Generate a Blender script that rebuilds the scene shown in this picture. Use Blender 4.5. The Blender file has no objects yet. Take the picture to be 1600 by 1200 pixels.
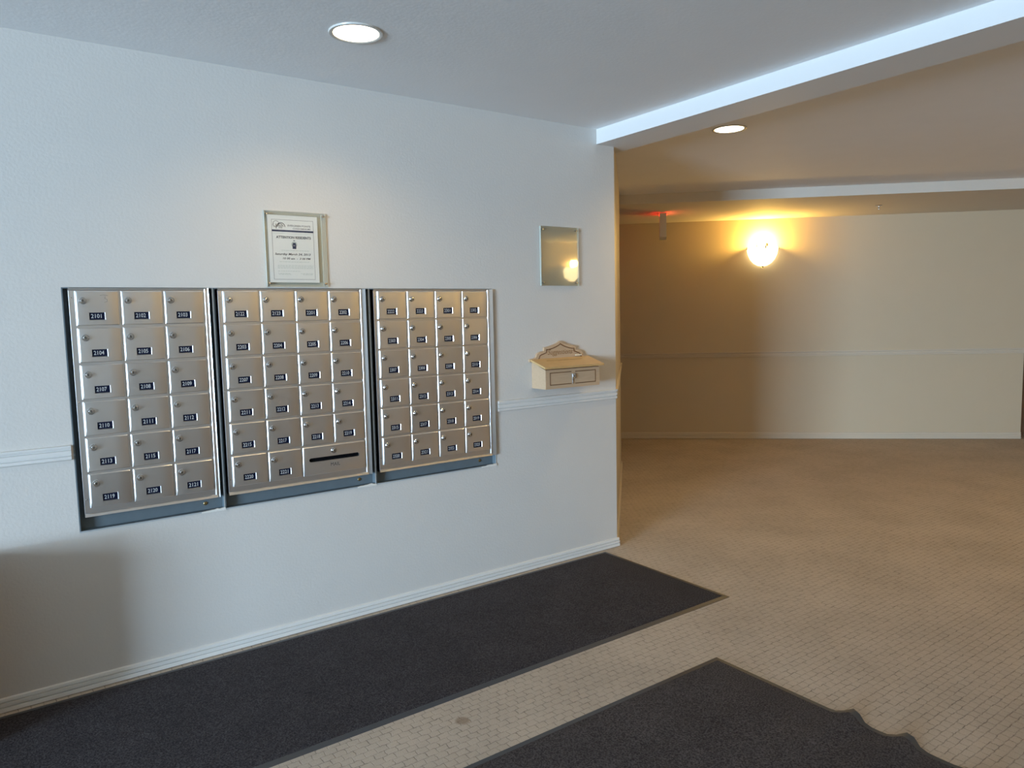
import bpy, bmesh, math, random
from mathutils import Vector, Matrix

random.seed(7)
S = bpy.context.scene
COL = S.collection
PI = math.pi

# ------------------------------------------------------------------ camera
F_PX, YAW, PITCH, ROLL = 1148.8, 0.6175, -0.0930, -0.0215
CAM = Vector((0.0, -3.334, 1.47))
cam_data = bpy.data.cameras.new('camera')
cam = bpy.data.objects.new('camera', cam_data)
COL.objects.link(cam)
cam_data.sensor_fit = 'HORIZONTAL'
cam_data.sensor_width = 36.0
cam_data.lens = 36.0 * F_PX / 1600.0
cam_data.clip_start = 0.02
fw = Vector((math.sin(YAW) * math.cos(PITCH), math.cos(YAW) * math.cos(PITCH), math.sin(PITCH)))
r0 = Vector((math.cos(YAW), -math.sin(YAW), 0))
u0 = r0.cross(fw)
right = r0 * math.cos(ROLL) + u0 * math.sin(ROLL)
up = -r0 * math.sin(ROLL) + u0 * math.cos(ROLL)
M = Matrix((right, up, -fw)).transposed().to_4x4()
M.translation = CAM
cam.matrix_world = M
S.camera = cam

# ------------------------------------------------------------------ render look, sky, daylight
S.view_settings.view_transform = 'Standard'
S.view_settings.look = 'None'
S.view_settings.gamma = 1.0
S.view_settings.use_curve_mapping = False
S.view_settings.exposure = -0.10
S.cycles.use_denoising = True
S.cycles.max_bounces = 10
S.cycles.diffuse_bounces = 6
S.cycles.glossy_bounces = 5
S.cycles.transparent_max_bounces = 16
S.cycles.caustics_reflective = False
S.cycles.caustics_refractive = False
S.cycles.sample_clamp_indirect = 4.0

world = bpy.data.worlds.new('sky')
S.world = world
world.use_nodes = True
wb = world.node_tree.nodes['Background']
wb.inputs[0].default_value = (0.55, 0.75, 1.0, 1)
wb.inputs[1].default_value = 1.2

DAY_W = 10000.0
DAY_COL = (0.60, 0.79, 1.0)
WARM = (1.0, 0.58, 0.12)
WIN_X, WIN_Y0, WIN_Y1, WIN_Z0, WIN_Z1 = -8.0, -5.5, -2.75, 0.06, 2.52
sun_data = bpy.data.lights.new('daylight_through_entrance', 'AREA')
sun_data.shape = 'RECTANGLE'
sun_data.size = 6.0
sun_data.size_y = 7.0
sun_data.energy = DAY_W
sun_data.color = DAY_COL
day = bpy.data.objects.new('daylight_through_entrance', sun_data)
COL.objects.link(day)
day.location = (-20.0, -9.2, 3.0)          # the bright sky low over the forecourt
day.rotation_euler = (0, -PI / 2, 0)
# added lamp standing in for light off the ground outside, brightens the ceilings
gd = bpy.data.lights.new('added_ground_bounce', 'AREA')
gd.shape = 'RECTANGLE'; gd.size = 2.4; gd.size_y = 5.0
gd.energy = 3600.0; gd.color = (0.54, 0.75, 1.0)
gnd = bpy.data.objects.new('added_ground_bounce', gd)
COL.objects.link(gnd)
gnd.location = (WIN_X - 3.6, -5.2, 0.30)
gnd.rotation_euler = (0, -PI / 2 - math.radians(35), 0)

# ------------------------------------------------------------------ helpers
def tag(o, label=None, cat=None, group=None, kind=None):
    if label: o['label'] = label
    if cat: o['category'] = cat
    if group: o['group'] = group
    if kind: o['kind'] = kind
    return o

def empty(name, loc, label=None, cat=None, group=None, rotz=0):
    o = bpy.data.objects.new(name, None)
    o.empty_display_size = 0.05
    o.location = loc
    o.rotation_euler = (0, 0, rotz)
    COL.objects.link(o)
    return tag(o, label, cat, group)

class MB:
    """collects geometry for one mesh"""
    def __init__(self):
        self.v, self.f, self.m = [], [], []
    def add(self, verts, faces, mi=0):
        b = len(self.v)
        self.v += [tuple(p) for p in verts]
        for f in faces:
            self.f.append([b + i for i in f]); self.m.append(mi)
        return self
    def box(self, x0, x1, y0, y1, z0, z1, bev=0.0, mi=0):
        if bev <= 0:
            vs = [(x, y, z) for x in (x0, x1) for y in (y0, y1) for z in (z0, z1)]
            fs = [(0, 1, 3, 2), (4, 6, 7, 5), (0, 4, 5, 1), (2, 3, 7, 6), (0, 2, 6, 4), (1, 5, 7, 3)]
            return self.add(vs, fs, mi)
        bm = bmesh.new()
        bmesh.ops.create_cube(bm, size=1)
        for q in bm.verts:
            q.co = Vector(((x0 + x1) / 2 + q.co.x * (x1 - x0), (y0 + y1) / 2 + q.co.y * (y1 - y0), (z0 + z1) / 2 + q.co.z * (z1 - z0)))
        bmesh.ops.bevel(bm, geom=bm.edges[:], offset=bev, segments=2, affect='EDGES', profile=0.5)
        bm.verts.index_update()
        self.add([q.co[:] for q in bm.verts], [[q.index for q in f.verts] for f in bm.faces], mi)
        bm.free()
        return self
    def prism(self, poly, z0, z1, mi=0, ax='z'):
        n = len(poly)
        def P(p, t):
            if ax == 'z': return (p[0], p[1], t)
            if ax == 'y': return (p[0], t, p[1])
            return (t, p[0], p[1])
        vs = [P(p, z0) for p in poly] + [P(p, z1) for p in poly]
        fs = [list(range(n))[::-1], list(range(n, 2 * n))]
        fs += [(i, (i + 1) % n, n + (i + 1) % n, n + i) for i in range(n)]
        return self.add(vs, fs, mi)
    def sweep(self, prof, A, B, outdir, mi=0):
        """profile points (out, z) swept from A to B (2D), out along outdir (2D)"""
        A, B, o = Vector(A), Vector(B), Vector(outdir)
        vs = []
        for P in (A, B):
            vs += [(P.x + o.x * q[0], P.y + o.y * q[0], q[1]) for q in prof]
        n = len(prof)
        fs = [(i, (i + 1) % n, n + (i + 1) % n, n + i) for i in range(n)] + [list(range(n)), list(range(n, 2 * n))[::-1]]
        return self.add(vs, fs, mi)
    def lathe(self, prof, c=(0, 0, 0), axis='z', seg=24, a0=0, a1=2 * PI, mi=0):
        """profile of (radius, height) turned about an axis"""
        full = abs(a1 - a0 - 2 * PI) < 1e-6
        ns = seg if full else seg + 1
        vs = []
        for i in range(ns):
            a = a0 + (a1 - a0) * i / seg
            for r, h in prof:
                x, y = r * math.cos(a), r * math.sin(a)
                if axis == 'z': p = (x, y, h)
                elif axis == 'y': p = (x, h, y)
                else: p = (h, x, y)
                vs.append((c[0] + p[0], c[1] + p[1], c[2] + p[2]))
        n = len(prof)
        fs = []
        for i in range(seg):
            j = (i + 1) % ns
            for k in range(n - 1):
                fs.append((i * n + k, j * n + k, j * n + k + 1, i * n + k + 1))
        return self.add(vs, fs, mi)
    def tube(self, pts, r, seg=8, mi=0):
        pts = [Vector(p) for p in pts]
        vs, fs = [], []
        for i, p in enumerate(pts):
            t = (pts[min(i + 1, len(pts) - 1)] - pts[max(i - 1, 0)]).normalized()
            a = t.cross(Vector((0, 0, 1)) if abs(t.z) < 0.9 else Vector((1, 0, 0))).normalized()
            b = t.cross(a)
            for k in range(seg):
                w = 2 * PI * k / seg
                vs.append(p + a * (r * math.cos(w)) + b * (r * math.sin(w)))
        for i in range(len(pts) - 1):
            for k in range(seg):
                fs.append((i * seg + k, i * seg + (k + 1) % seg, (i + 1) * seg + (k + 1) % seg, (i + 1) * seg + k))
        fs += [list(range(seg)), list(range((len(pts) - 1) * seg, len(pts) * seg))[::-1]]
        return self.add(vs, fs, mi)
    def mesh(self, name, mats, smooth=None):
        me = bpy.data.meshes.new(name)
        me.from_pydata(self.v, [], self.f)
        if not isinstance(mats, (list, tuple)): mats = [mats]
        for m in mats: me.materials.append(m)
        me.polygons.foreach_set('material_index', self.m)
        bm = bmesh.new(); bm.from_mesh(me)
        bmesh.ops.remove_doubles(bm, verts=bm.verts, dist=1e-6)
        bmesh.ops.recalc_face_normals(bm, faces=bm.faces)
        uv = bm.loops.layers.uv.new('UVMap')
        for f in bm.faces:
            for l in f.loops:
                l[uv].uv = (l.vert.co.x, l.vert.co.z + l.vert.co.y * 0.3)
        bm.to_mesh(me); bm.free()
        if smooth is not None:
            me.polygons.foreach_set('use_smooth', [True] * len(me.polygons))
            me.set_sharp_from_angle(angle=math.radians(smooth))
        me.update()
        return me
    def build(self, name, mats, parent=None, smooth=None, loc=None):
        return link(name, self.mesh(name, mats, smooth), parent, loc)

def link(name, me, parent=None, loc=None, rot=None):
    o = bpy.data.objects.new(name, me)
    COL.objects.link(o)
    if parent is not None: o.parent = parent
    if loc is not None: o.location = loc
    if rot is not None: o.rotation_euler = rot
    return o

def copy_tree(o, parent=None):
    c = o.copy(); COL.objects.link(c)
    if parent is not None: c.parent = parent
    for ch in list(o.children):
        copy_tree(ch, c)
    return c

def text_mesh(s, mat, width=None, height=None, shear=0.0, thick=0.0, bold=0.0):
    """flat lettering in the x-z plane facing -y, centred on the origin"""
    cu = bpy.data.curves.new('lettering', 'FONT')
    cu.body = s; cu.resolution_u = 2; cu.shear = shear; cu.offset = bold
    to = bpy.data.objects.new('lettering', cu)
    COL.objects.link(to)
    bpy.context.view_layer.update()
    me = bpy.data.meshes.new_from_object(to.evaluated_get(bpy.context.evaluated_depsgraph_get()))
    bpy.data.objects.remove(to); bpy.data.curves.remove(cu)
    xs = [v.co.x for v in me.vertices]; ys = [v.co.y for v in me.vertices]
    cx, cy = (min(xs) + max(xs)) / 2, (min(ys) + max(ys)) / 2
    w, h = max(xs) - min(xs), max(ys) - min(ys)
    sx = sz = None
    if width: sx = width / w
    if height: sz = height / h
    sx = sx or sz; sz = sz or sx
    for v in me.vertices:
        x, y = v.co.x, v.co.y
        v.co = ((x - cx) * sx, -thick, (y - cy) * sz)
    me.materials.clear(); me.materials.append(mat)
    me.update()
    return me

# ------------------------------------------------------------------ materials
def new_mat(name):
    m = bpy.data.materials.new(name); m.use_nodes = True
    nt = m.node_tree
    return m, nt, nt.nodes['Principled BSDF']

def N(nt, t, **kw):
    n = nt.nodes.new(t)
    for k, v in kw.items(): setattr(n, k, v)
    return n

def plain(name, col, rough=0.5, metal=0.0, bump=0.0, scale=200.0, var=0.0, vscale=6.0, dist=0.001, spec=0.5):
    m, nt, b = new_mat(name)
    b.inputs['Base Color'].default_value = (*col, 1)
    b.inputs['Roughness'].default_value = rough
    b.inputs['Metallic'].default_value = metal
    b.inputs['Specular IOR Level'].default_value = spec
    tc = N(nt, 'ShaderNodeTexCoord')
    if bump > 0:
        no = N(nt, 'ShaderNodeTexNoise'); no.inputs['Scale'].default_value = scale; no.inputs['Detail'].default_value = 3
        bp = N(nt, 'ShaderNodeBump'); bp.inputs['Strength'].default_value = bump; bp.inputs['Distance'].default_value = dist
        nt.links.new(tc.outputs['Object'], no.inputs['Vector'])
        nt.links.new(no.outputs['Fac'], bp.inputs['Height'])
        nt.links.new(bp.outputs['Normal'], b.inputs['Normal'])
    if var > 0:
        no = N(nt, 'ShaderNodeTexNoise'); no.inputs['Scale'].default_value = vscale; no.inputs['Detail'].default_value = 4
        mx = N(nt, 'ShaderNodeMix', data_type='RGBA')
        mx.inputs[6].default_value = (*[c * (1 - var) for c in col], 1)
        mx.inputs[7].default_value = (*[min(1, c * (1 + var)) for c in col], 1)
        nt.links.new(tc.outputs['Object'], no.inputs['Vector'])
        nt.links.new(no.outputs['Fac'], mx.inputs[0])
        nt.links.new(mx.outputs[2], b.inputs['Base Color'])
    return m

def emit(name, col, strength):
    m, nt, b = new_mat(name)
    b.inputs['Base Color'].default_value = (*col, 1)
    b.inputs['Emission Color'].default_value = (*col, 1)
    b.inputs['Emission Strength'].default_value = strength
    return m

M_WALL = plain('wall_paint', (0.63, 0.605, 0.565), 0.55, bump=0.55, scale=95, dist=0.0016, var=0.02)
M_HALL = plain('hallway_warmed_wall_paint', (0.58, 0.495, 0.355), 0.55, bump=0.4, scale=95, dist=0.0016, var=0.02)  # beige put into the colour to offset the too blue daylight
M_REAR = plain('rear_wall_paint', (0.66, 0.62, 0.55), 0.55, bump=0.4, scale=95, dist=0.0016)
M_HTRIM = plain('hallway_trim_paint', (0.62, 0.55, 0.44), 0.45, bump=0.1, scale=60)
M_CEIL = plain('ceiling_paint', (0.88, 0.88, 0.875), 0.8, bump=0.3, scale=70, dist=0.002, var=0.02)
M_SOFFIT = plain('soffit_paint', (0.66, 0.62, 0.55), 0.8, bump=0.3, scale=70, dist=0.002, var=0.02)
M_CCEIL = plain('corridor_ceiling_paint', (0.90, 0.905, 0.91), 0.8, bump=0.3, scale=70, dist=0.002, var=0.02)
M_BEAM = plain('beam_paint', (0.77, 0.765, 0.75), 0.6, bump=0.3, scale=90, dist=0.001)
M_TRIM = plain('trim_paint', (0.70, 0.69, 0.66), 0.4, bump=0.1, scale=60)
M_STEEL = plain('grey_housing_paint', (0.13, 0.165, 0.185), 0.5, bump=0.15, scale=120, var=0.12, vscale=25)
M_LIP = plain('pale_steel_edge', (0.42, 0.45, 0.46), 0.45, bump=0.1, scale=90)
M_DARK = plain('slot_shade_black', (0.004, 0.004, 0.005), 0.9, spec=0.05)  # black stands for the shade inside the mail slot and keyways
M_PLATE = plain('number_plate_blue_black', (0.005, 0.008, 0.026), 0.45, spec=0.2)
M_DIGIT = plain('engraved_digit', (0.50, 0.50, 0.49), 0.5)
M_CHROME = plain('chrome', (0.72, 0.72, 0.72), 0.12, metal=1.0)
M_SCREW = plain('brass_screw', (0.30, 0.22, 0.10), 0.35, metal=0.9)
M_PAPER = plain('white_paper', (0.84, 0.84, 0.86), 0.7)
M_INK = plain('dark_print', (0.06, 0.06, 0.08), 0.7)
M_INKBLUE = plain('navy_print', (0.02, 0.03, 0.09), 0.7)
M_INKPALE = plain('pale_print', (0.24, 0.23, 0.27), 0.7)
M_INKLIGHT = plain('light_print', (0.56, 0.61, 0.61), 0.7)
M_BAND = plain('mat_rubber_edge', (0.045, 0.05, 0.058), 0.45, bump=0.2, scale=300)
M_WHITEPL = plain('white_plastic', (0.75, 0.74, 0.70), 0.4)
M_CASING = plain('brown_door_casing', (0.20, 0.125, 0.085), 0.45, bump=0.1, scale=40, var=0.15)
M_SCRATCH = plain('scratch', (0.22, 0.21, 0.2), 0.5)
M_STAMP = plain('stamped_lettering', (0.07, 0.07, 0.07), 0.6)
M_PAINTBEAD = plain('torn_paint_edge', (0.75, 0.73, 0.68), 0.7, bump=0.6, scale=160, dist=0.003)
M_LAMP = emit('downlight_glow', (1.0, 0.86, 0.62), 9.0)
M_BOWL = emit('lit_frosted_glass', (1.0, 0.80, 0.42), 5.5)
M_RED = emit('exit_red', (1.0, 0.04, 0.02), 4.0)
M_REDGLOW = emit('exit_red_added_glow', (1.0, 0.03, 0.015), 24.0)
M_TRIMRING = plain('white_trim_ring', (0.62, 0.60, 0.55), 0.3)

def aluminium(name, col, rough):
    m, nt, b = new_mat(name)
    b.inputs['Metallic'].default_value = 1.0
    b.inputs['Roughness'].default_value = rough
    b.inputs['Anisotropic'].default_value = 0.55
    tg = N(nt, 'ShaderNodeTangent', direction_type='UV_MAP')
    nt.links.new(tg.outputs['Tangent'], b.inputs['Tangent'])
    tc = N(nt, 'ShaderNodeTexCoord')
    mp = N(nt, 'ShaderNodeMapping'); mp.inputs['Scale'].default_value = (6, 6, 700)
    no = N(nt, 'ShaderNodeTexNoise'); no.inputs['Scale'].default_value = 1.0; no.inputs['Detail'].default_value = 3
    bp = N(nt, 'ShaderNodeBump'); bp.inputs['Strength'].default_value = 0.10; bp.inputs['Distance'].default_value = 0.0004
    oi = N(nt, 'ShaderNodeObjectInfo')
    mr = N(nt, 'ShaderNodeMapRange')
    mr.inputs['To Min'].default_value = 0.90; mr.inputs['To Max'].default_value = 1.06
    mx = N(nt, 'ShaderNodeMix', data_type='RGBA', blend_type='MULTIPLY')
    mx.inputs[0].default_value = 1.0
    mx.inputs[6].default_value = (*col, 1)
    nt.links.new(oi.outputs['Random'], mr.inputs['Value'])
    nt.links.new(mr.outputs['Result'], mx.inputs[7])
    nt.links.new(mx.outputs[2], b.inputs['Base Color'])
    nt.links.new(tc.outputs['Object'], mp.inputs['Vector'])
    nt.links.new(mp.outputs['Vector'], no.inputs['Vector'])
    nt.links.new(no.outputs['Fac'], bp.inputs['Height'])
    nt.links.new(bp.outputs['Normal'], b.inputs['Normal'])
    return m
M_ALU = aluminium('brushed_aluminium', (0.84, 0.83, 0.82), 0.30)
M_ALUF = aluminium('aluminium_frame', (0.82, 0.82, 0.82), 0.30)

def wood(name, c1, c2, axis_scale):
    m, nt, b = new_mat(name)
    b.inputs['Roughness'].default_value = 0.45
    tc = N(nt, 'ShaderNodeTexCoord')
    mp = N(nt, 'ShaderNodeMapping'); mp.inputs['Scale'].default_value = axis_scale
    no = N(nt, 'ShaderNodeTexNoise'); no.inputs['Scale'].default_value = 5; no.inputs['Detail'].default_value = 5
    no.inputs['Distortion'].default_value = 0.8
    mx = N(nt, 'ShaderNodeMix', data_type='RGBA')
    mx.inputs[6].default_value = (*c1, 1); mx.inputs[7].default_value = (*c2, 1)
    nt.links.new(tc.outputs['Object'], mp.inputs['Vector']); nt.links.new(mp.outputs['Vector'], no.inputs['Vector'])
    nt.links.new(no.outputs['Fac'], mx.inputs[0]); nt.links.new(mx.outputs[2], b.inputs['Base Color'])
    return m
M_PINE = wood('pale_pine', (0.47, 0.325, 0.20), (0.58, 0.42, 0.275), (2, 12, 18))
M_PINEH = wood('honey_pine_lid', (0.50, 0.31, 0.12), (0.60, 0.40, 0.18), (2, 18, 12))
M_IVORY = plain('hinge_glint_ivory', (0.86, 0.80, 0.62), 0.35)  # pale colour carries the bright glint on the box hinge
M_GROOVE = plain('dark_routed_groove', (0.16, 0.075, 0.03), 0.6)
M_CARVE = plain('carved_wood', (0.27, 0.14, 0.05), 0.6)
M_OAK = wood('oak_cabinet', (0.28, 0.16, 0.07), (0.40, 0.25, 0.12), (2, 2, 14))

def acrylic(name, tint, refl):
    m, nt, b = new_mat(name)
    nt.nodes.remove(b)
    out = nt.nodes['Material Output']
    tr = N(nt, 'ShaderNodeBsdfTransparent'); tr.inputs[0].default_value = (*tint, 1)
    gl = N(nt, 'ShaderNodeBsdfGlossy'); gl.inputs['Roughness'].default_value = 0.03
    ge = N(nt, 'ShaderNodeNewGeometry')
    dt = N(nt, 'ShaderNodeVectorMath', operation='DOT_PRODUCT')
    nt.links.new(ge.outputs['Incoming'], dt.inputs[0]); nt.links.new(ge.outputs['True Normal'], dt.inputs[1])
    ab = N(nt, 'ShaderNodeMath', operation='ABSOLUTE'); nt.links.new(dt.outputs['Value'], ab.inputs[0])
    om = N(nt, 'ShaderNodeMath', operation='SUBTRACT'); om.inputs[0].default_value = 1.0; nt.links.new(ab.outputs[0], om.inputs[1])
    p5 = N(nt, 'ShaderNodeMath', operation='POWER'); p5.inputs[1].default_value = 5.0; nt.links.new(om.outputs[0], p5.inputs[0])
    mu = N(nt, 'ShaderNodeMath', operation='MULTIPLY_ADD'); mu.inputs[1].default_value = 0.96; mu.inputs[2].default_value = refl
    mu.use_clamp = True
    mx = N(nt, 'ShaderNodeMixShader')
    tc = N(nt, 'ShaderNodeTexCoord'); no = N(nt, 'ShaderNodeTexNoise'); no.inputs['Scale'].default_value = 7
    bp = N(nt, 'ShaderNodeBump'); bp.inputs['Strength'].default_value = 0.04; bp.inputs['Distance'].default_value = 0.01
    nt.links.new(tc.outputs['Object'], no.inputs['Vector']); nt.links.new(no.outputs['Fac'], bp.inputs['Height'])
    nt.links.new(bp.outputs['Normal'], gl.inputs['Normal'])
    nt.links.new(p5.outputs[0], mu.inputs[0]); nt.links.new(mu.outputs[0], mx.inputs[0])
    nt.links.new(tr.outputs[0], mx.inputs[1]); nt.links.new(gl.outputs[0], mx.inputs[2])
    nt.links.new(mx.outputs[0], out.inputs['Surface'])
    return m
M_ACRYL = acrylic('clear_acrylic', (0.985, 0.992, 0.975), 0.042)
M_PLAQUE = acrylic('glossy_clear_acrylic', (0.985, 0.985, 0.955), 0.075)
M_GLASS = acrylic('window_glass', (0.98, 0.99, 0.99), 0.04)
M_ACEDGE = plain('acrylic_edge', (0.62, 0.68, 0.60), 0.15)

def carpet_mat():
    m, nt, b = new_mat('beige_loop_carpet')
    b.inputs['Roughness'].default_value = 0.95
    b.inputs['Specular IOR Level'].default_value = 0.1
    L = nt.links.new
    tc = N(nt, 'ShaderNodeTexCoord')
    br = N(nt, 'ShaderNodeTexBrick')
    br.inputs['Color1'].default_value = (1, 1, 1, 1); br.inputs['Color2'].default_value = (0.86, 0.86, 0.86, 1)
    br.inputs['Mortar'].default_value = (0, 0, 0, 1)
    br.inputs['Scale'].default_value = 1.0
    br.inputs['Brick Width'].default_value = 0.042; br.inputs['Row Height'].default_value = 0.031
    br.inputs['Mortar Size'].default_value = 0.0024; br.inputs['Mortar Smooth'].default_value = 0.8
    br.offset = 0.5
    wob = N(nt, 'ShaderNodeTexNoise'); wob.inputs['Scale'].default_value = 55; wob.inputs['Detail'].default_value = 2
    sub = N(nt, 'ShaderNodeVectorMath', operation='MULTIPLY_ADD')
    sub.inputs[1].default_value = (0.012, 0.012, 0); 
    L(tc.outputs['Object'], wob.inputs['Vector'])
    L(wob.outputs['Color'], sub.inputs[0]); L(tc.outputs['Object'], sub.inputs[2])
    L(sub.outputs[0], br.inputs['Vector'])
    fine = N(nt, 'ShaderNodeTexNoise'); fine.inputs['Scale'].default_value = 260; fine.inputs['Detail'].default_value = 3
    L(tc.outputs['Object'], fine.inputs['Vector'])
    big = N(nt, 'ShaderNodeTexNoise'); big.inputs['Scale'].default_value = 2.2; big.inputs['Detail'].default_value = 5
    L(tc.outputs['Object'], big.inputs['Vector'])
    c1 = N(nt, 'ShaderNodeMix', data_type='RGBA')
    c1.inputs[6].default_value = (0.41, 0.345, 0.275, 1); c1.inputs[7].default_value = (0.62, 0.54, 0.455, 1)
    L(fine.outputs['Fac'], c1.inputs[0])
    c2 = N(nt, 'ShaderNodeMix', data_type='RGBA', blend_type='MULTIPLY'); 
    fad = N(nt, 'ShaderNodeTexNoise'); fad.inputs['Scale'].default_value = 24; fad.inputs['Detail'].default_value = 2
    L(tc.outputs['Object'], fad.inputs['Vector'])
    fr_ = N(nt, 'ShaderNodeMapRange'); fr_.inputs['From Min'].default_value = 0.35; fr_.inputs['From Max'].default_value = 0.65
    fr_.inputs['To Min'].default_value = 0.10; fr_.inputs['To Max'].default_value = 0.52
    L(fad.outputs['Fac'], fr_.inputs['Value']); L(fr_.outputs[0], c2.inputs[0])
    L(c1.outputs[2], c2.inputs[6]); L(br.outputs['Color'], c2.inputs[7])
    rp = N(nt, 'ShaderNodeMapRange'); rp.inputs['From Min'].default_value = 0.3; rp.inputs['From Max'].default_value = 0.7
    rp.inputs['To Min'].default_value = 0.88; rp.inputs['To Max'].default_value = 1.05
    L(big.outputs['Fac'], rp.inputs['Value'])
    c3 = N(nt, 'ShaderNodeMix', data_type='RGBA', blend_type='MULTIPLY'); c3.inputs[0].default_value = 1
    L(c2.outputs[2], c3.inputs[6]); L(rp.outputs[0], c3.inputs[7])
    # spilled-drink stain between the two mats
    ds = N(nt, 'ShaderNodeVectorMath', operation='DISTANCE'); ds.inputs[1].default_value = (1.319, -1.119, 0)
    L(sub.outputs[0], ds.inputs[0])
    sr = N(nt, 'ShaderNodeMapRange'); sr.inputs['From Min'].default_value = 0.020; sr.inputs['From Max'].default_value = 0.032
    sr.inputs['To Min'].default_value = 0.55; sr.inputs['To Max'].default_value = 0.0
    L(ds.outputs['Value'], sr.inputs['Value'])
    c4 = N(nt, 'ShaderNodeMix', data_type='RGBA'); c4.inputs[7].default_value = (0.20, 0.13, 0.075, 1)
    L(sr.outputs[0], c4.inputs[0]); L(c3.outputs[2], c4.inputs[6])
    L(c4.outputs[2], b.inputs['Base Color'])
    ad = N(nt, 'ShaderNodeMath', operation='MULTIPLY_ADD'); ad.inputs[1].default_value = 0.6
    L(fine.outputs['Fac'], ad.inputs[0]); L(br.outputs['Color'], ad.inputs[2])
    bp = N(nt, 'ShaderNodeBump'); bp.inputs['Strength'].default_value = 0.45; bp.inputs['Distance'].default_value = 0.0025
    L(ad.outputs[0], bp.inputs['Height']); L(bp.outputs['Normal'], b.inputs['Normal'])
    return m
M_CARPET = carpet_mat()

def mat_pile(name, lo, hi):
    m, nt, b = new_mat(name)
    b.inputs['Roughness'].default_value = 0.95
    b.inputs['Specular IOR Level'].default_value = 0.15
    L = nt.links.new
    tc = N(nt, 'ShaderNodeTexCoord')
    n1 = N(nt, 'ShaderNodeTexNoise'); n1.inputs['Scale'].default_value = 170; n1.inputs['Detail'].default_value = 4
    n2 = N(nt, 'ShaderNodeTexNoise'); n2.inputs['Scale'].default_value = 5; n2.inputs['Detail'].default_value = 4
    L(tc.outputs['Object'], n1.inputs['Vector']); L(tc.outputs['Object'], n2.inputs['Vector'])
    rp = N(nt, 'ShaderNodeValToRGB')
    rp.color_ramp.elements[0].position = 0.35; rp.color_ramp.elements[0].color = (*lo, 1)
    rp.color_ramp.elements[1].position = 0.75; rp.color_ramp.elements[1].color = (*hi, 1)
    L(n1.outputs['Fac'], rp.inputs[0])
    mr = N(nt, 'ShaderNodeMapRange'); mr.inputs['To Min'].default_value = 0.75; mr.inputs['To Max'].default_value = 1.25
    L(n2.outputs['Fac'], mr.inputs['Value'])
    mx = N(nt, 'ShaderNodeMix', data_type='RGBA', blend_type='MULTIPLY'); mx.inputs[0].default_value = 1
    L(rp.outputs[0], mx.inputs[6]); L(mr.outputs[0], mx.inputs[7]); L(mx.outputs[2], b.inputs['Base Color'])
    bp = N(nt, 'ShaderNodeBump'); bp.inputs['Strength'].default_value = 0.8; bp.inputs['Distance'].default_value = 0.004
    L(n1.outputs['Fac'], bp.inputs['Height']); L(bp.outputs['Normal'], b.inputs['Normal'])
    return m
M_PILE = mat_pile('charcoal_mat_pile', (0.022, 0.020, 0.023), (0.085, 0.078, 0.084))
M_PILE2 = mat_pile('lighter_charcoal_mat_pile', (0.030, 0.026, 0.028), (0.125, 0.112, 0.112))  # lighter, warmer copy of the pile for the foreground mat

# ------------------------------------------------------------------ plan of the place
ZC = 2.554            # lobby ceiling
ZMID = 2.572          # corridor ceiling between the beam and the soffit
ZB = 2.468            # underside of the beam
ZS = 2.482            # soffit along the back wall
TH = -0.7486
D = Vector((math.cos(TH), math.sin(TH)))            # along the back wall, to the right
NN = Vector((-math.sin(TH), math.cos(TH)))          # away from us, square to the back wall
NB = 6.20                                            # distance of the back wall
NSOF = 4.66                                          # front of the soffit
def dn(d, n): return D * d + NN * n
CX = 3.158
C0 = Vector((CX, 0.0))
tF = 7.05; aF = math.radians(43.82)
FE = Vector((tF * math.sin(aF), -3.334 + tF * math.cos(aF)))   # far end of the return wall
OX0, OX1, OZ0, OZ1 = 0.2446, 2.2494, 0.6465, 1.6155  # recess for the mailboxes

def struct(name, mb, mats, smooth=None):
    return tag(mb.build(name, mats, None, smooth), kind='structure')

struct('floor', MB().box(-8.4, 11.2, -6.0, 8.5, -0.12, 0.0), M_CARPET)
struct('ceiling', MB().box(-8.4, 3.10, -6.0, 0.3, ZC, ZC + 0.2), M_CEIL)
struct('ceiling.001', MB().box(3.10, 11.2, -6.0, 8.5, ZMID, ZMID + 0.2).box(-1.5, 3.1, 0.25, 8.5, ZMID, ZMID + 0.2), M_CCEIL)
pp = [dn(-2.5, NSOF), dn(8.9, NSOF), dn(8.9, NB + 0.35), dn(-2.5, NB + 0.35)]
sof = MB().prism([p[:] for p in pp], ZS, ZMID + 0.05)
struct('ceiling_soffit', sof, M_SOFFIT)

# lobby wall with the recess cut into it
xs = [-8.1, OX0, OX1, CX]; zs = [0.0, OZ0, OZ1, ZC]
w = MB()
for i in range(3):
    for k in range(3):
        if i == 1 and k == 1: continue
        for y in (0.0, 0.14):
            w.add([(xs[i], y, zs[k]), (xs[i + 1], y, zs[k]), (xs[i + 1], y, zs[k + 1]), (xs[i], y, zs[k + 1])], [(0, 1, 2, 3)])
for (x0, z0), (x1, z1) in (((OX0, OZ0), (OX1, OZ0)), ((OX1, OZ0), (OX1, OZ1)), ((OX1, OZ1), (OX0, OZ1)), ((OX0, OZ1), (OX0, OZ0))):
    w.add([(x0, 0, z0), (x1, 0, z1), (x1, 0.14, z1), (x0, 0.14, z0)], [(0, 1, 2, 3)])
w.add([(CX, 0, 0), (CX, 0.14, 0), (CX, 0.14, ZC), (CX, 0, ZC)], [(0, 1, 2, 3)])
struct('wall_left', w, M_WALL)

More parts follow.
